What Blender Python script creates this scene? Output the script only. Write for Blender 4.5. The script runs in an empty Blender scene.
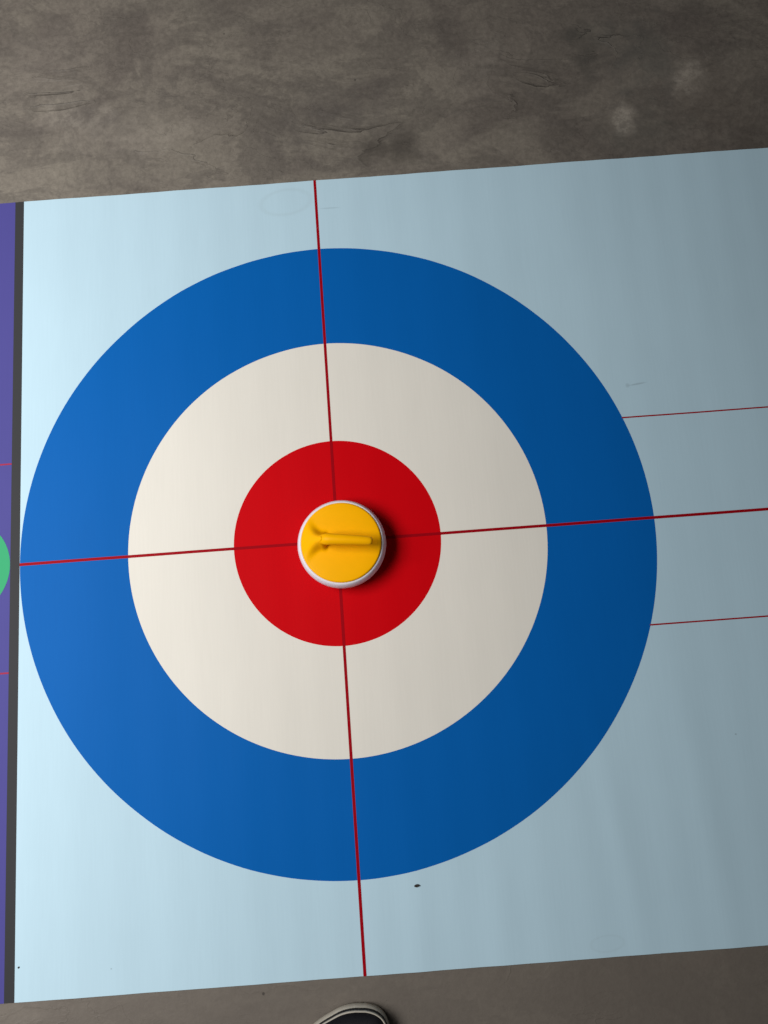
import bpy, bmesh, math, random
import numpy as np
from mathutils import Matrix, Vector, Euler

# ---------------------------------------------------------------- camera
S = 0.42                                   # outer radius of the printed house, metres
scene = bpy.context.scene
COL = scene.collection
FPX = 775.04                               # focal length in pixels of the 768x1024 frame
cam_data = bpy.data.cameras.new('camera')
cam = bpy.data.objects.new('camera', cam_data)
COL.objects.link(cam)
cam.location = (0.1439 * S, -0.3661 * S, 2.418 * S)
cam.rotation_euler = (0.1833, 0.0099, -0.0736)
cam_data.sensor_fit = 'VERTICAL'
cam_data.sensor_height = 36.0
cam_data.lens = FPX / 1024.0 * 36.0
cam_data.clip_start = 0.01
scene.camera = cam

# ---------------------------------------------------------------- world, lights, exposure
world = bpy.data.worlds.new('room_ambient')
scene.world = world
world.use_nodes = True
bg = world.node_tree.nodes['Background']
bg.inputs[0].default_value = (0.93, 0.97, 1.0, 1)
bg.inputs[1].default_value = 0.045

def area_light(name, loc, target, sx, sy, power, color, spread=180):
    d = bpy.data.lights.new(name, 'AREA')
    d.shape = 'RECTANGLE'; d.size = sx; d.size_y = sy
    d.energy = power; d.color = color; d.spread = math.radians(spread)
    o = bpy.data.objects.new(name, d)
    COL.objects.link(o)
    o.location = loc
    o.rotation_euler = (Vector(target) - Vector(loc)).to_track_quat('-Z', 'Y').to_euler()
    return o

area_light('ceiling_panel_light', (-1.38, 0.06, 1.75), (-1.38, 0.06, 0.0), 1.2, 1.3, 53, (1.0, 0.99, 0.975), 146)

vs = scene.view_settings
vs.view_transform = 'Standard'
vs.look = 'None'
vs.exposure = 0.0
vs.gamma = 1.0
vs.use_curve_mapping = False

# ---------------------------------------------------------------- helpers
ROT = Euler(cam.rotation_euler, 'XYZ').to_matrix()
def ground(u, v, z=0.0):
    """point at height z on the ray of a photograph pixel (768x1024)"""
    d = ROT @ Vector(((u - 384) / FPX, -(v - 512) / FPX, -1.0))
    t = (z - cam.location.z) / d.z
    p = Vector(cam.location) + d * t
    return p.x, p.y

def obj(name, verts, faces, mat, parent=None, smooth=True):
    me = bpy.data.meshes.new(name)
    me.from_pydata([tuple(map(float, v)) for v in verts], [], faces)
    me.materials.append(mat)
    if smooth:
        me.polygons.foreach_set('use_smooth', [True] * len(me.polygons))
    me.update()
    o = bpy.data.objects.new(name, me)
    COL.objects.link(o)
    if parent is not None:
        o.parent = parent
    return o

def fix_normals(o):
    bm = bmesh.new(); bm.from_mesh(o.data)
    bmesh.ops.recalc_face_normals(bm, faces=bm.faces)
    bm.to_mesh(o.data); bm.free()

def thing(name, label, cat, loc=(0, 0, 0), rz=0.0):
    o = bpy.data.objects.new(name, None)
    o.empty_display_size = 0.05
    COL.objects.link(o)
    o.location = loc; o.rotation_euler = (0, 0, rz)
    o['label'] = label; o['category'] = cat
    return o

class Nodes:
    """small wrapper for writing node trees"""
    def __init__(self, name):
        self.mat = bpy.data.materials.new(name)
        self.mat.use_nodes = True
        self.t = self.mat.node_tree
        self.bsdf = self.t.nodes['Principled BSDF']
    def n(self, kind, **kw):
        nd = self.t.nodes.new(kind)
        for k, v in kw.items(): setattr(nd, k, v)
        return nd
    def put(self, sock, v):
        if hasattr(v, 'is_output') or isinstance(v, bpy.types.NodeSocket): self.t.links.new(v, sock)
        elif isinstance(v, (tuple, list)) and len(v) == 3 and sock.type == 'RGBA': sock.default_value = (*v, 1)
        else: sock.default_value = v
    def pos(self):
        return self.n('ShaderNodeNewGeometry').outputs['Position']
    def math(self, op, a, b=None, clamp=False):
        nd = self.n('ShaderNodeMath', operation=op); nd.use_clamp = clamp
        self.put(nd.inputs[0], a)
        if b is not None: self.put(nd.inputs[1], b)
        return nd.outputs[0]
    def mapping(self, vec, loc=(0, 0, 0), rot=(0, 0, 0), scale=(1, 1, 1), kind='POINT'):
        nd = self.n('ShaderNodeMapping', vector_type=kind)
        self.put(nd.inputs['Vector'], vec)
        nd.inputs['Location'].default_value = loc
        nd.inputs['Rotation'].default_value = rot
        nd.inputs['Scale'].default_value = scale
        return nd.outputs[0]
    def noise(self, vec, scale, detail=4, rough=0.55, dist=0.0):
        nd = self.n('ShaderNodeTexNoise')
        self.put(nd.inputs['Vector'], vec)
        nd.inputs['Scale'].default_value = scale; nd.inputs['Detail'].default_value = detail
        nd.inputs['Roughness'].default_value = rough; nd.inputs['Distortion'].default_value = dist
        return nd.outputs[0]
    def ramp(self, fac, stops, smooth=True):
        nd = self.n('ShaderNodeValToRGB')
        nd.color_ramp.interpolation = 'EASE' if smooth else 'LINEAR'
        e = nd.color_ramp.elements
        while len(e) < len(stops): e.new(0.5)
        for i, (p, c) in enumerate(stops):
            e[i].position = p
            e[i].color = (c, c, c, 1) if not isinstance(c, (tuple, list)) else (*c, 1)
        self.put(nd.inputs[0], fac)
        return nd.outputs[0]
    def mix(self, fac, a, b, mode='MIX'):
        nd = self.n('ShaderNodeMix', data_type='RGBA', blend_type=mode)
        self.put(nd.inputs[0], fac); self.put(nd.inputs[6], a); self.put(nd.inputs[7], b)
        return nd.outputs[2]
    def blob(self, vec, x, y, rx, ry, ang=0.0, soft=0.5, wob=None):
        """1 inside an ellipse on the ground, fading to 0 at its rim"""
        v = self.mapping(vec, (x, y, 0), (0, 0, ang), (rx, ry, 1e3), 'TEXTURE')
        if wob is not None:
            a = self.n('ShaderNodeVectorMath', operation='ADD')
            self.put(a.inputs[0], v); self.put(a.inputs[1], wob); v = a.outputs[0]
        ln = self.n('ShaderNodeVectorMath', operation='LENGTH')
        self.put(ln.inputs[0], v)
        mr = self.n('ShaderNodeMapRange', interpolation_type='SMOOTHSTEP')
        self.put(mr.inputs[0], ln.outputs['Value'])
        mr.inputs[1].default_value = 1.0; mr.inputs[2].default_value = 1.0 - soft
        mr.inputs[3].default_value = 0.0; mr.inputs[4].default_value = 1.0
        return mr.outputs[0]
    def bump(self, height, dist, strength=1.0, normal=None):
        nd = self.n('ShaderNodeBump')
        nd.inputs['Strength'].default_value = strength
        nd.inputs['Distance'].default_value = dist
        self.put(nd.inputs['Height'], height)
        if normal is not None: self.put(nd.inputs['Normal'], normal)
        return nd.outputs[0]
    def out(self, color, rough=0.5, spec=0.3, normal=None):
        self.put(self.bsdf.inputs['Base Color'], color)
        self.put(self.bsdf.inputs['Roughness'], rough)
        self.put(self.bsdf.inputs['Specular IOR Level'], spec)
        if normal is not None: self.put(self.bsdf.inputs['Normal'], normal)
        return self.mat

# ---------------------------------------------------------------- materials
def concrete():
    m = Nodes('polished_concrete')
    p = m.pos()
    c1 = m.noise(p, 2.1, 6, 0.55, 0.5)
    c2 = m.noise(m.mapping(p, (3.1, 1.7, 0), (0, 0, 0.1), (0.75, 1.2, 1)), 5.5, 12, 0.66, 0.9)
    c3 = m.noise(m.mapping(p, (7.0, 2.2, 0)), 120.0, 10, 0.78, 0.3)
    base = m.mix(m.ramp(c1, [(0.32, 0.0), (0.68, 1.0)]), (0.158, 0.136, 0.115), (0.208, 0.184, 0.150))
    base = m.mix(m.math('MULTIPLY', m.ramp(c2, [(0.36, 1.0), (0.54, 0.0)]), 0.55), base, (0.085, 0.071, 0.064))
    base = m.mix(m.math('MULTIPLY', m.ramp(c2, [(0.52, 0.0), (0.70, 1.0)]), 0.30), base, (0.265, 0.236, 0.190))
    crisp = m.ramp(m.noise(m.mapping(p, (5.5, 8.2, 0), (0, 0, 0.3), (0.8, 1.3, 1)), 9.0, 13, 0.70, 0.7), [(0.46, 1.0), (0.515, 0.0)])
    base = m.mix(m.math('MULTIPLY', crisp, 0.38), base, (0.092, 0.080, 0.070))
    base = m.mix(0.40, base, m.ramp(c3, [(0.28, 0.45), (0.72, 1.5)]), 'MULTIPLY')
    # wavy trowel edges: terraces of a slow noise, crisp on one side and fading on the other
    tn = m.noise(m.mapping(p, (1.3, 5.2, 0), (0, 0, 0.15), (0.9, 1.7, 1)), 8.0, 6, 0.50, 0.6)
    saw = m.math('FRACT', m.math('MULTIPLY', tn, 6.5))
    edge = m.ramp(saw, [(0.0, 0.6), (0.025, 1.0), (0.12, 0.45), (0.45, 0.0), (1.0, 0.0)], False)
    where = 0.15
    for (u, v, ru, rv) in [(170, 140, 110, 42), (60, 95, 50, 40), (520, 85, 60, 50), (350, 130, 70, 50), (600, 45, 40, 40)]:
        x, y = ground(u, v); x1, _ = ground(u + ru, v); _, y1 = ground(u, v - rv)
        where = m.math('MAXIMUM', where, m.blob(p, x, y, abs(x1 - x), abs(y1 - y), 0, 0.8))
    where = m.math('MULTIPLY', where, m.ramp(m.noise(m.mapping(p, (9, 4, 0)), 6.0, 4), [(0.40, 0.15), (0.55, 1.0)]))
    edge = m.math('MULTIPLY', edge, where)
    base = m.mix(m.math('MULTIPLY', edge, 0.7), base, (0.070, 0.059, 0.050))
    lit = m.math('MULTIPLY', m.ramp(saw, [(0.0, 0.0), (0.88, 0.0), (0.99, 1.0)], False), where)  # highlight on the ridges' lit side, painted in as a paler tone
    base = m.mix(m.math('MULTIPLY', lit, 0.22), base, (0.26, 0.232, 0.195))
    wob_t = m.n('ShaderNodeTexNoise'); m.put(wob_t.inputs['Vector'], p)
    wob_t.inputs['Scale'].default_value = 26; wob_t.inputs['Detail'].default_value = 5
    sub = m.n('ShaderNodeVectorMath', operation='SUBTRACT')
    m.put(sub.inputs[0], wob_t.outputs[1]); sub.inputs[1].default_value = (0.5, 0.5, 0.5)
    wob = m.n('ShaderNodeVectorMath', operation='SCALE'); m.put(wob.inputs[0], sub.outputs[0]); wob.inputs['Scale'].default_value = 1.9
    w = wob.outputs[0]
    # worn pale patches, dark damp-looking stains
    fine = m.ramp(m.noise(p, 90, 4, 0.7), [(0.40, 0.0), (0.62, 1.0)])
    for (u, v, ru, rv, k) in [(622, 118, 12, 20, 0.75), (686, 82, 18, 24, 0.62), (75, 118, 46, 26, 0.35),
                              (150, 135, 60, 22, 0.22), (480, 70, 30, 40, 0.16), (40, 60, 60, 40, 0.12), (25, 1012, 60, 12, 0.25)]:
        x, y = ground(u, v); x1, _ = ground(u + ru, v); _, y1 = ground(u, v - rv)
        f = m.math('MULTIPLY', m.blob(p, x, y, abs(x1 - x) * 1.25, abs(y1 - y) * 1.25, 0, 0.8, w), k)
        base = m.mix(m.math('MULTIPLY', f, m.math('ADD', m.math('MULTIPLY', fine, 0.6), 0.4)), base, (0.40, 0.355, 0.30))
    for (u, v, ru, rv, k, c) in [(385, 150, 46, 20, 0.55, (0.050, 0.043, 0.036)), (640, 55, 45, 50, 0.50, (0.075, 0.075, 0.068)),
                                 (585, 45, 26, 30, 0.55, (0.055, 0.052, 0.046)), (640, 130, 60, 30, 0.40, (0.062, 0.062, 0.055)),
                                 (120, 110, 60, 24, 0.30, (0.075, 0.066, 0.062)), (330, 110, 80, 40, 0.28, (0.075, 0.066, 0.063)),
                                 (720, 110, 60, 50, 0.28, (0.075, 0.060, 0.048)), (700, 960, 40, 12, 0.2, (0.10, 0.06, 0.055))]:
        x, y = ground(u, v); x1, _ = ground(u + ru, v); _, y1 = ground(u, v - rv)
        f = m.math('MULTIPLY', m.blob(p, x, y, abs(x1 - x) * 1.2, abs(y1 - y) * 1.2, 0.2, 0.9, w), k)
        base = m.mix(f, base, c)
    # the strip by the shoe is smoother and greyer, its clouds fainter; the photographer's shadow is painted in as a darker tone
    yb = m.n('ShaderNodeSeparateXYZ'); m.put(yb.inputs[0], p)
    near = m.n('ShaderNodeMapRange'); m.put(near.inputs[0], yb.outputs[1])
    near.inputs[1].default_value = -0.3; near.inputs[2].default_value = -0.5
    base = m.mix(m.math('MULTIPLY', near.outputs[0], 0.72), base, (0.142, 0.121, 0.102))
    # small chips and grit
    v = m.n('ShaderNodeTexVoronoi'); m.put(v.inputs['Vector'], p); v.inputs['Scale'].default_value = 16
    dots = m.ramp(v.outputs['Distance'], [(0.0, 1.0), (0.018, 1.0), (0.035, 0.0)])
    sel = m.n('ShaderNodeSeparateColor'); m.put(sel.inputs[0], v.outputs['Color'])
    base = m.mix(m.math('MULTIPLY', m.math('MULTIPLY', dots, m.math('GREATER_THAN', sel.outputs[0], 0.80)), 0.6), base, (0.36, 0.33, 0.29))
    base = m.mix(m.math('MULTIPLY', m.math('MULTIPLY', dots, m.math('LESS_THAN', sel.outputs[0], 0.12)), 0.7), base, (0.03, 0.026, 0.024))
    nrm = m.bump(c3, 0.0010, 0.5)
    nrm = m.bump(edge, 0.0025, 0.8, nrm)
    return m.out(base, m.math('ADD', m.math('MULTIPLY', c2, 0.25), 0.42), 0.25, nrm)

def vinyl(name, color, marks=False, rough=0.5, spec=0.04):
    """printed vinyl: woven backing shows as a fine vertical grain"""
    m = Nodes(name)
    p = m.pos()
    g = m.noise(m.mapping(p, scale=(1.0, 0.04, 1)), 420, 2, 0.5)
    cl = m.noise(p, 5, 3)
    c = m.mix(1.0, color, m.ramp(g, [(0.25, 0.980), (0.75, 1.0)]), 'MULTIPLY')
    c = m.mix(1.0, c, m.ramp(cl, [(0.3, 0.975), (0.7, 1.0)]), 'MULTIPLY')
    if marks:
        # faint sole print with tread dots by the far edge, and two other scuffs
        dv = m.n('ShaderNodeTexVoronoi'); m.put(dv.inputs['Vector'], p); dv.inputs['Scale'].default_value = 290
        dv.inputs['Randomness'].default_value = 0.15
        dots = m.ramp(dv.outputs['Distance'], [(0.2, 1.0), (0.5, 0.25)])
        for (u, v, ru, rv, ang, k) in [(286, 203, 30, 15, 0.1, 0.16), (607, 943, 20, 10, 0.05, 0.13)]:
            x, y = ground(u, v); x1, _ = ground(u + ru, v); _, y1 = ground(u, v - rv)
            a = m.blob(p, x, y, abs(x1 - x), abs(y1 - y), ang, 0.25)
            b = m.blob(p, x, y, abs(x1 - x) * 0.9, abs(y1 - y) * 0.86, ang, 0.25)
            rim = m.math('SUBTRACT', a, b, True)
            f = m.math('MULTIPLY', m.math('ADD', m.math('MULTIPLY', b, m.math('MULTIPLY', dots, 0.45)), rim, True), k)
            c = m.mix(f, c, (0.30, 0.36, 0.36))
        for (u, v, ru, rv, ang, k) in [(637, 384.5, 12, 1.3, 0.12, 0.30), (627, 386, 3, 3, 0, 0.22),
                                       (330, 209, 14, 1.0, 0.0, 0.2), (735, 734, 1.6, 1.2, 0, 0.4), (112, 968, 1.2, 1.2, 0, 0.4)]:
            x, y = ground(u, v); x1, _ = ground(u + ru, v); _, y1 = ground(u, v - rv)
            f = m.math('MULTIPLY', m.blob(p, x, y, abs(x1 - x), abs(y1 - y), ang, 0.7), k)
            c = m.mix(f, c, (0.16, 0.20, 0.22))
    return m.out(c, rough, spec, m.bump(g, 0.00006, 0.5))

def plastic(name, color, rough=0.4, spec=0.4, grain=0.0):
    m = Nodes(name)
    n1 = m.noise(m.n('ShaderNodeTexCoord').outputs['Object'], 60, 3)
    c = m.mix(1.0, color, m.ramp(n1, [(0.3, 1.0 - grain), (0.7, 1.0)]), 'MULTIPLY')
    return m.out(c, rough, spec)

def canvas(name, color):
    m = Nodes(name)
    tc = m.n('ShaderNodeTexCoord').outputs['Object']
    w = m.n('ShaderNodeTexWave'); m.put(w.inputs['Vector'], tc); w.inputs['Scale'].default_value = 420
    n1 = m.noise(tc, 500, 2)
    c = m.mix(1.0, color, m.ramp(n1, [(0.3, 0.8), (0.7, 1.15)]), 'MULTIPLY')
    return m.out(c, 0.5, 0.18, m.bump(w.outputs[1], 0.0002, 0.6))

M_FLOOR = concrete()
M_ICE = vinyl('pale_blue_vinyl', (0.480, 0.655, 0.755), True)
M_BLUE = vinyl('blue_print', (0.002, 0.112, 0.415))
M_WHITE = vinyl('warm_white_print', (0.760, 0.725, 0.655))
M_RED = vinyl('red_print', (0.58, 0.0005, 0.004))
M_LINE = vinyl('dark_red_line_print', (0.32, 0.001, 0.006))
M_PURPLE = vinyl('purple_print', (0.075, 0.068, 0.26))
M_BLACK = vinyl('charcoal_print', (0.042, 0.042, 0.045))
M_GREEN = vinyl('green_print', (0.045, 0.36, 0.16))
M_PINKLINE = vinyl('thin_red_line_print', (0.33, 0.03, 0.07))
M_CAP = plastic('yellow_plastic', (1.0, 0.465, 0.0003), 0.42, 0.08, 0.02)
M_BODY = plastic('pale_lavender_plastic', (0.79, 0.76, 0.84), 0.35, 0.3, 0.03)
M_PAD = plastic('dark_glide_pad', (0.03, 0.03, 0.035), 0.6, 0.3)
M_RUBBER = plastic('off_white_rubber', (0.47, 0.43, 0.36), 0.6, 0.25, 0.12)
M_RUBBERLINE = plastic('black_pinstripe', (0.008, 0.008, 0.010), 0.5, 0.3)
M_UPPER = canvas('black_canvas', (0.005, 0.005, 0.007))
M_LINING = canvas('dark_lining', (0.03, 0.03, 0.032))
M_LACE = canvas('white_lace', (0.62, 0.60, 0.56))
M_STITCH = plastic('pale_stitching', (0.45, 0.43, 0.40), 0.7, 0.2)
M_METAL = plastic('eyelet_metal', (0.4, 0.4, 0.4), 0.3, 0.6)
M_METAL.node_tree.nodes['Principled BSDF'].inputs['Metallic'].default_value = 1
M_GRIT = plastic('dark_grit', (0.05, 0.045, 0.04), 0.8, 0.2, 0.3)

# ---------------------------------------------------------------- floor
def box(name, x0, x1, y0, y1, z0, z1, mat, parent=None):
    v = [(x, y, z) for z in (z0, z1) for y in (y0, y1) for x in (x0, x1)]
    f = [(0, 2, 3, 1), (4, 5, 7, 6), (0, 1, 5, 4), (2, 6, 7, 3), (0, 4, 6, 2), (1, 3, 7, 5)]
    return obj(name, v, f, mat, parent, False)
fl = box('floor', -4, 4, -4, 4, -0.12, 0.0, M_FLOOR)
fl['kind'] = 'structure'

# ---------------------------------------------------------------- mat: one printed roll lying on the concrete
def relief(x, y):
    """gentle ripples that unrolling left across the mat"""
    h = 0.00016 * np.sin(2 * np.pi * x / 0.052 + 1.4 * np.sin(2.1 * y + 0.5) + 0.7 * np.sin(11 * x))
    h = h * (0.35 + 0.65 * np.clip((np.abs(y - 0.05) - 0.05) / 0.45, 0, 1))
    h = h + 0.00036 * np.sin(2 * np.pi * x / 0.19 + 0.8 + 0.9 * np.sin(1.7 * y))
    for (cx, cy, lx, ly, sl, a) in CREASES:
        dy = y - cy
        h = h + a * np.exp(-((x - cx - sl * dy) / lx) ** 2 - (dy / ly) ** 2)
    return h
CREASES = []
for (u, v, lx, ly, sl, a) in [(610, 800, 0.016, 0.16, -0.12, 0.0009), (690, 760, 0.020, 0.20, -0.10, 0.0008),
                              (420, 930, 0.018, 0.08, 0.05, 0.0006), (180, 920, 0.022, 0.12, -0.05, 0.0007),
                              (500, 930, 0.02, 0.09, 0.05, 0.0006), (560, 215, 0.02, 0.10, 0.0, 0.0006), (90, 620, 0.03, 0.3, 0.0, 0.0006)]:
    CREASES.append((*ground(u, v), lx, ly, sl, a))
TOP = 0.0022
def surf(x, y, off):
    return TOP + relief(x, y) + off

def panel(name, x0, x1, y0, y1, mat, parent, dx=0.005, dy=0.014):
    nx = max(2, int(round((x1 - x0) / dx)) + 1); ny = max(2, int(round((y1 - y0) / dy)) + 1)
    X, Y = np.meshgrid(np.linspace(x0, x1, nx), np.linspace(y0, y1, ny))
    Z = surf(X, Y, 0)
    v = np.stack([X.ravel(), Y.ravel(), Z.ravel()], 1).tolist()
    f = [(j * nx + i, j * nx + i + 1, (j + 1) * nx + i + 1, (j + 1) * nx + i) for j in range(ny - 1) for i in range(nx - 1)]
    ring = [i for i in range(nx)] + [j * nx + nx - 1 for j in range(1, ny)] + \
           [(ny - 1) * nx + i for i in range(nx - 2, -1, -1)] + [j * nx for j in range(ny - 2, 0, -1)]
    b0 = len(v)
    n = len(ring)
    for k in ring: v.append(tuple(v[k]))
    for k in ring: v.append((v[k][0], v[k][1], 0.0002))
    for k in range(n): f.append((b0 + k, b0 + n + k, b0 + n + (k + 1) % n, b0 + (k + 1) % n))
    f.append(tuple(b0 + n + k for k in range(n - 1, -1, -1)))
    o = obj(name, v, f, mat, parent, False)
    o.data.polygons.foreach_set('use_smooth', [len(pl.vertices) == 4 and i < (nx - 1) * (ny - 1) for i, pl in enumerate(o.data.polygons)])
    return o

def ring(name, cx, cy, r0, r1, mat, parent, off):
    na = 256
    nr = max(2, int((r1 - r0) / 0.005) + 1)
    v = []; f = []
    for j in range(nr):
        r = r0 + (r1 - r0) * j / (nr - 1)
        for i in range(na):
            a = 2 * math.pi * i / na
            v.append((cx + r * math.cos(a), cy + r * math.sin(a)))
    v = np.array(v); z = surf(v[:, 0], v[:, 1], off)
    for j in range(nr - 1):
        for i in range(na):
            i2 = (i + 1) % na
            f.append((j * na + i, (j + 1) * na + i, (j + 1) * na + i2, j * na + i2))
    return obj(name, np.column_stack([v, z]), f, mat, parent)

def strip(name, x0, x1, y0, y1, mat, parent, off):
    nx = max(2, int((x1 - x0) / 0.005) + 1) if x1 - x0 > 0.02 else 3
    ny = max(2, int((y1 - y0) / 0.008) + 1) if y1 - y0 > 0.02 else 3
    X, Y = np.meshgrid(np.linspace(x0, x1, nx), np.linspace(y0, y1, ny))
    v = np.stack([X.ravel(), Y.ravel(), surf(X, Y, off).ravel()], 1)
    f = [(j * nx + i, j * nx + i + 1, (j + 1) * nx + i + 1, (j + 1) * nx + i) for j in range(ny - 1) for i in range(nx - 1)]
    return obj(name, v, f, mat, parent)

YT, YB = 1.2568 * S, -1.2561 * S
XL, XK = -1.0008 * S, -1.0309 * S
XR, XP = 1.75, -1.35
mat_t = thing('curling_mat', 'long pale blue vinyl floor mat printed with blue, white and red curling target rings', 'mat')
panel('ice_panel', XL, XR, YB, YT, M_ICE, mat_t)
panel('border_band', XK, XL, YB, YT, M_BLACK, mat_t)['label'] = 'charcoal band across the mat'
panel('purple_panel', XP, XK, YB, YT, M_PURPLE, mat_t)['label'] = 'purple printed end of the mat'
R1, R2, R3 = 0.3262 * S, 0.6595 * S, 1.0 * S
ring('blue_ring', 0, 0, R2, R3, M_BLUE, mat_t, 0.00012)
ring('white_ring', 0, 0, R1, R2, M_WHITE, mat_t, 0.00012)
ring('red_button', 0, 0, 0.0005, R1, M_RED, mat_t, 0.00012)
LW = 0.0038
strip('tee_line', -LW / 2, LW / 2, YB, YT, M_LINE, mat_t, 0.00026)
strip('centre_line', XL, XR, -LW / 2, LW / 2, M_LINE, mat_t, 0.00024)
for yy in (0.3324 * S, -0.3317 * S):
    strip('guide_line', math.sqrt(R3 * R3 - yy * yy) - 0.0008, XR, yy - 0.00095, yy + 0.00095, M_LINE, mat_t, 0.00024)
GR = 0.159 * S
ring('green_disc', XK - GR - 0.0003, 0.002 * S, 0.0005, GR, M_GREEN, mat_t, 0.00012)
for yy in (0.3290 * S, -0.3320 * S):
    strip('guide_line', XP, XK, yy - 0.0011, yy + 0.0011, M_PINKLINE, mat_t, 0.00012)

# ---------------------------------------------------------------- curling stone
def lathe(name, prof, mat, parent, n=96):
    v = []; f = []; rings = []
    for (r, z) in prof:
        if r < 1e-6:
            rings.append([len(v)]); v.append((0, 0, z))
        else:
            rings.append(list(range(len(v), len(v) + n)))
            v += [(r * math.cos(2 * math.pi * i / n), r * math.sin(2 * math.pi * i / n), z) for i in range(n)]
    for a, b in zip(rings, rings[1:]):
        for i in range(n):
            j = (i + 1) % n
            if len(a) == 1: f.append((a[0], b[j], b[i]))
            elif len(b) == 1: f.append((a[i], a[j], b[0]))
            else: f.append((a[i], a[j], b[j], b[i]))
    o = obj(name, v, f, mat, parent)
    fix_normals(o)
    return o

def catmull(pts, sub):
    pts = [np.array(p, float) for p in pts]
    out = []
    for i in range(len(pts) - 1):
        p0 = pts[max(i - 1, 0)]; p1 = pts[i]; p2 = pts[i + 1]; p3 = pts[min(i + 2, len(pts) - 1)]
        for k in range(sub):
            t = k / sub
            out.append(0.5 * ((2 * p1) + (-p0 + p2) * t + (2 * p0 - 5 * p1 + 4 * p2 - p3) * t * t + (-p0 + 3 * p1 - 3 * p2 + p3) * t ** 3))
    out.append(pts[-1])
    return out

sx, sy = ground(343.0, 546.4)
stone = thing('curling_stone', 'small curling stone with yellow top and handle on the red bullseye', 'curling stone',
              (sx, sy, TOP + 0.0008), 0.0)
stone.rotation_euler[2] = -0.0736 - 0.045
K = S / 0.44
def kp(l): return [tuple(c * K for c in q) for q in l]
lathe('glide_pad', kp([(0, 0.0), (0.040, 0.0), (0.0415, 0.0008), (0.0415, 0.004), (0, 0.004)]), M_PAD, stone)
body_prof = catmull([(0.0435, 0.0030), (0.0520, 0.0045), (0.0580, 0.0100), (0.0600, 0.0190), (0.0594, 0.0265), (0.0572, 0.0328), (0.0553, 0.0350)], 5)
lathe('body', kp([(0, 0.003)] + [tuple(q) for q in body_prof] + [(0.0541, 0.0349), (0.0536, 0.0335), (0, 0.0335)]), M_BODY, stone)
def make_cap():
    """domed cap whose left side swells up into the root of the handle"""
    n = 200
    prof = catmull([(0.0534, 0.0345), (0.0538, 0.0362), (0.0529, 0.0374), (0.0508, 0.0382), (0.0400, 0.0392), (0.0200, 0.0400), (0.0006, 0.0402)], 16)
    prof = [np.array((0.0528, 0.0338))] + prof
    v = []; f = []
    sm = lambda e0, e1, x: (lambda t: t * t * (3 - 2 * t))(min(1, max(0, (x - e0) / (e1 - e0))))
    for (r, z) in prof:
        for i in range(n):
            a = 2 * math.pi * i / n
            x, y = r * math.cos(a), r * math.sin(a)
            w = 0.0084 + 0.0150 * sm(-0.024, -0.054, x) ** 1.2
            amp = 0.0262 * max(0.0, min(1.0, (x + 0.0525) / 0.0275)) ** 1.2 * (1 - sm(-0.0240, -0.0165, x))
            v.append((x * K, y * K, (z + amp * math.exp(-abs(y / w) ** 2.7)) * K))
    m = len(prof)
    for j in range(m - 1):
        for i in range(n):
            k = (i + 1) % n
            f.append((j * n + i, j * n + k, (j + 1) * n + k, (j + 1) * n + i))
    f.append(tuple((m - 1) * n + i for i in range(n))); f.append(tuple(range(n - 1, -1, -1)))
    o = obj('cap', v, f, M_CAP, stone); fix_normals(o)
    return o
cap = make_cap()
cap['label'] = 'yellow domed cap'

def handle():
    # stations along the handle: x, z of centre, half width, half thickness
    st = [(-0.0360, 0.0420, 0.0020, 0.0020), (-0.0330, 0.0450, 0.0034, 0.0034),
          (-0.0290, 0.0490, 0.0044, 0.0052), (-0.0240, 0.0560, 0.0062, 0.0068), (-0.0180, 0.0602, 0.0076, 0.0073),
          (-0.0100, 0.0622, 0.0073, 0.0070), (0.0080, 0.0630, 0.0068, 0.0066), (0.0260, 0.0626, 0.0062, 0.0061),
          (0.0365, 0.0618, 0.0058, 0.0057), (0.0402, 0.0614, 0.0051, 0.0050), (0.0418, 0.0612, 0.0036, 0.0036), (0.0424, 0.0611, 0.0008, 0.0008)]
    P = catmull(st, 4)
    n = 28; v = []; f = []
    for i, q in enumerate(P):
        a = P[max(i - 1, 0)]; b = P[min(i + 1, len(P) - 1)]
        tx, tz = b[0] - a[0], b[1] - a[1]; L = math.hypot(tx, tz)
        nx_, nz_ = -tz / L, tx / L
        for k in range(n):
            an = 2 * math.pi * k / n
            cy = math.cos(an); cz = math.sin(an)
            v.append(((q[0] + nx_ * q[3] * cz) * K, q[2] * cy * K, (q[1] + nz_ * q[3] * cz) * K))
    m = len(P)
    for i in range(m - 1):
        for k in range(n):
            k2 = (k + 1) % n
            f.append((i * n + k, i * n + k2, (i + 1) * n + k2, (i + 1) * n + k))
    f.append(tuple(range(n - 1, -1, -1))); f.append(tuple((m - 1) * n + k for k in range(n)))
    o = obj('handle', v, f, M_CAP, stone)
    fix_normals(o)
    o['label'] = 'yellow gooseneck handle'
    return o
handle()

# ---------------------------------------------------------------- shoe (left, toe towards the mat)
TOEX, TOEY = ground(361, 1001.0)
shoe = thing('canvas_shoe', 'black canvas shoe with off-white rubber sole, toe pointing at the mat edge', 'shoe',
             (TOEX, TOEY, 0.0), 0.0)
shoe.rotation_euler[2] = -0.0736
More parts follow.
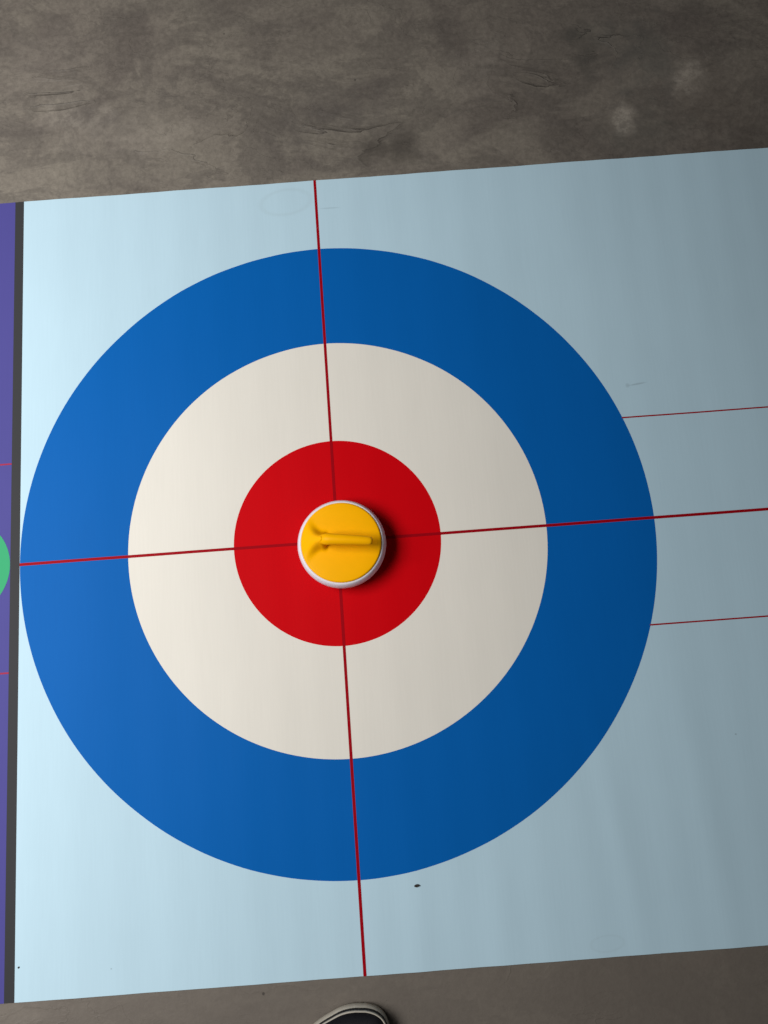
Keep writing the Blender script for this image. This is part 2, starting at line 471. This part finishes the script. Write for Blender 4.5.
# sole outline, local frame: toe tip at origin, heel towards -y; (lateral x, medial x) per distance from the tip
OUT = [(0.000, -0.006, 0.006), (0.0012, -0.0150, 0.0130), (0.004, -0.0245, 0.0205), (0.009, -0.0345, 0.0272), (0.016, -0.0470, 0.0315), (0.026, -0.0595, 0.0350),
       (0.042, -0.0672, 0.0378), (0.065, -0.0705, 0.0390), (0.090, -0.0700, 0.0385), (0.120, -0.0655, 0.0345), (0.150, -0.0590, 0.0280),
       (0.180, -0.0545, 0.0235), (0.210, -0.0520, 0.0220), (0.240, -0.0505, 0.0215), (0.262, -0.0470, 0.0190), (0.277, -0.0390, 0.0115),
       (0.285, -0.0290, 0.0020), (0.288, -0.0190, -0.0080)]
D = np.array([q[0] for q in OUT]); LX = np.array([q[1] for q in OUT]); MX = np.array([q[2] for q in OUT])
def outline(off=0.0, n=26):
    """closed loop of the sole edge, moved outwards by off"""
    left = catmull([(q[1], -q[0]) for q in OUT], 4); right = catmull([(q[2], -q[0]) for q in OUT], 4)
    loop = [np.array(p) for p in right] + [np.array(p) for p in left[::-1]]     # clockwise seen from above
    m = len(loop); out = []
    for i in range(m):
        t = loop[(i + 1) % m] - loop[i - 1]; L = np.hypot(*t)
        nrm = np.array([-t[1], t[0]]) / (L + 1e-12)
        out.append(loop[i] + nrm * off)
    return out

def loft(name, loops, mat, parent, cap_lo=True, cap_hi=True):
    n = len(loops[0]); v = [p for lp in loops for p in lp]; f = []
    for j in range(len(loops) - 1):
        for i in range(n):
            i2 = (i + 1) % n
            f.append((j * n + i, j * n + i2, (j + 1) * n + i2, (j + 1) * n + i))
    if cap_lo: f.append(tuple(range(n)))
    if cap_hi: f.append(tuple((len(loops) - 1) * n + i for i in range(n)))
    o = obj(name, v, f, mat, parent)
    fix_normals(o)
    return o
def at_z(off, z, spring=0.006):
    return [(p[0], p[1], z + spring * max(0.0, 1 + p[1] / 0.05) ** 2 * (1.0 if z < 0.02 else 1.0)) for p in outline(off)]
def flat(off, z): return [(p[0], p[1], z) for p in outline(off)]
loft('sole', [flat(-0.004, 0.0), flat(-0.001, 0.0015), flat(0.0, 0.006), flat(-0.0004, 0.0150), flat(-0.0012, 0.0160), flat(-0.0014, 0.0200)], M_RUBBER, shoe)
loft('pinstripe', [flat(-0.0016, 0.0160), flat(-0.0008, 0.0162), flat(-0.0010, 0.0214), flat(-0.0019, 0.0216)], M_RUBBERLINE, shoe, False, False)
loft('foxing_band', [flat(-0.0017, 0.0208), flat(-0.0011, 0.0216), flat(-0.0012, 0.0240), flat(-0.0016, 0.0246), flat(-0.0022, 0.0246), flat(-0.0032, 0.0230)], M_RUBBER, shoe, False, False)

def upper():
    ds = np.concatenate([np.linspace(0.0030, 0.02, 12), np.linspace(0.025, 0.10, 16), np.linspace(0.104, 0.14, 14), np.linspace(0.148, 0.262, 16), np.linspace(0.2645, 0.2825, 12)])
    n = 37; v = []; f = []
    for d in ds:
        l = np.interp(d, D, LX) + 0.0022; r = np.interp(d, D, MX) - 0.0022
        c = 0.5 * (l + r); w = 0.5 * (r - l)
        front = min(1, max(0, (d - 0.0030) / 0.05))
        back = min(1, max(0, (0.2825 - d) / 0.012))
        H = 0.022 + 0.021 * math.sin(front * math.pi / 2) ** 0.75 + 0.062 * max(0, (d - 0.045) / 0.16) ** 1.15 if d < 0.205 else 0.022 + 0.021 + 0.062
        H = min(H, 0.078 + 0.004 * max(0, (d - 0.2) / 0.08))
        wall = min(H, 0.050 + 0.024 * max(0, min(1, (d - 0.20) / 0.08)) + 0.016 * max(0, 1 - (d - 0.10) / 0.06))
        o = min(1, max(0, (d - 0.118) / 0.018)); o = o * o * (3 - 2 * o)
        hb = min(1, max(0, (d - 0.266) / 0.008)); inner = 0.030 + (wall - 0.030) * hb * hb * (3 - 2 * hb)   # heel counter closes the back
        for k in range(n):
            t = k / (n - 1); an = math.pi * (1 - t)
            e = 0.72
            cx = math.copysign(abs(math.cos(an)) ** e, math.cos(an)); sz = abs(math.sin(an)) ** 0.8
            a = (c + w * cx, 0.020 + (H - 0.020) * sz * (0.35 + 0.65 * back))
            s = abs(2 * t - 1); sg = 1 if t > 0.5 else -1      # 1 at the sole, 0 on top
            if s > 0.55:
                q = (1 - s) / 0.45
                b = (c + sg * w * (1 - 0.10 * q ** 2), 0.020 + (wall - 0.020) * q)
            elif s > 0.45:
                q = (0.55 - s) / 0.10
                b = (c + sg * w * (0.90 - 0.06 * q), wall + 0.002 * math.sin(q * math.pi))
            elif s > 0.25:
                q = (0.45 - s) / 0.20
                b = (c + sg * w * (0.84 - 0.02 * q), wall + (inner - wall) * q)
            else:
                b = (c + sg * w * 0.82 * (s / 0.25), inner)
            x = a[0] * (1 - o) + b[0] * o; z = a[1] * (1 - o) + b[1] * o
            v.append((x, -d, z))
    m = len(ds)
    for j in range(m - 1):
        for k in range(n - 1):
            f.append((j * n + k, j * n + k + 1, (j + 1) * n + k + 1, (j + 1) * n + k))
    f.append(tuple(range(n))); f.append(tuple((m - 1) * n + k for k in range(n)))
    ob = obj('upper', v, f, M_UPPER, shoe)
    fix_normals(ob)
    return ob
upper()['label'] = 'black canvas upper'

def tube(name, pts, r, mat, parent, n=8, flatk=1.0, up=(0, 0, 1)):
    pts = [Vector(p) for p in pts]; v = []; f = []
    for i, p in enumerate(pts):
        t = (pts[min(i + 1, len(pts) - 1)] - pts[max(i - 1, 0)]).normalized()
        s = t.cross(Vector(up)).normalized(); u = s.cross(t)
        for k in range(n):
            a = 2 * math.pi * k / n
            v.append(tuple(p + s * (r * math.cos(a)) + u * (r * flatk * math.sin(a))))
    m = len(pts)
    for i in range(m - 1):
        for k in range(n):
            k2 = (k + 1) % n
            f.append((i * n + k, i * n + k2, (i + 1) * n + k2, (i + 1) * n + k))
    f.append(tuple(range(n))); f.append(tuple((m - 1) * n + k for k in range(n)))
    o = obj(name, v, f, mat, parent); fix_normals(o)
    return o

def tongue():
    v = []; f = []; n = 11; m = 12
    for side in (0, 1):
        for j in range(m):
            q = j / (m - 1); d = 0.085 + 0.085 * q
            z0 = 0.060 + 0.040 * q - 0.004 * side
            w = 0.020 + 0.010 * q
            for k in range(n):
                t = 2 * k / (n - 1) - 1
                v.append((-0.014 + w * t, -d, z0 - 0.012 * t * t))
    for side in (0, 1):
        b = side * n * m
        for j in range(m - 1):
            for k in range(n - 1):
                f.append((b + j * n + k, b + j * n + k + 1, b + (j + 1) * n + k + 1, b + (j + 1) * n + k))
    rim = [k for k in range(n)] + [j * n + n - 1 for j in range(1, m)] + [(m - 1) * n + k for k in range(n - 2, -1, -1)] + [j * n for j in range(m - 2, 0, -1)]
    for a, b in zip(rim, rim[1:] + rim[:1]): f.append((a, b, b + n * m, a + n * m))
    o = obj('tongue', v, f, M_LINING, shoe); fix_normals(o)
tongue()
for i in range(4):
    d = 0.088 + 0.017 * i; z = 0.0665 + 0.0088 * i
    tube('lace', [(-0.014 + 0.024 * t, -d - 0.006 * t, z - 0.013 * t * t) for t in np.linspace(-1, 1, 13)], 0.0036, M_LACE, shoe, 8, 0.4)
    for sg in (-1, 1):
        e = bpy.data.objects.get('eyelet')
        pts = [(-0.014 + sg * 0.025 + 0.003 * math.cos(a), -d - sg * 0.006 + 0.003 * math.sin(a), z - 0.0135) for a in np.linspace(0, 2 * math.pi, 13)]
        tube('eyelet', pts, 0.0009, M_METAL, shoe, 6)

# ---------------------------------------------------------------- crumbs lying on the mat
def crumb(u, v, lx, ly, h, label, seed):
    x, y = ground(u, v, TOP)
    bm = bmesh.new()
    bmesh.ops.create_icosphere(bm, subdivisions=2, radius=1.0)
    rnd = random.Random(seed)
    for q in bm.verts:
        k = 0.8 + 0.4 * rnd.random()
        q.co = Vector((q.co.x * lx * k, q.co.y * ly * k, max(-0.6, q.co.z) * h * k))
    zmin = min(q.co.z for q in bm.verts)
    for q in bm.verts: q.co.z -= zmin
    me = bpy.data.meshes.new('grit_crumb'); bm.to_mesh(me); bm.free()
    me.materials.append(M_GRIT)
    o = bpy.data.objects.new('grit_crumb', me); COL.objects.link(o)
    o.location = (x, y, float(surf(np.array(x), np.array(y), 0)) + 0.0001)
    o['label'] = label; o['category'] = 'crumb'
crumb(417, 885.5, 0.0032, 0.0017, 0.0012, 'tiny dark crumb on the pale mat just outside the blue ring', 3)
crumb(18.6, 967.5, 0.0011, 0.0011, 0.0006, 'tiny grey crumb at the mat corner beside the charcoal band', 5)
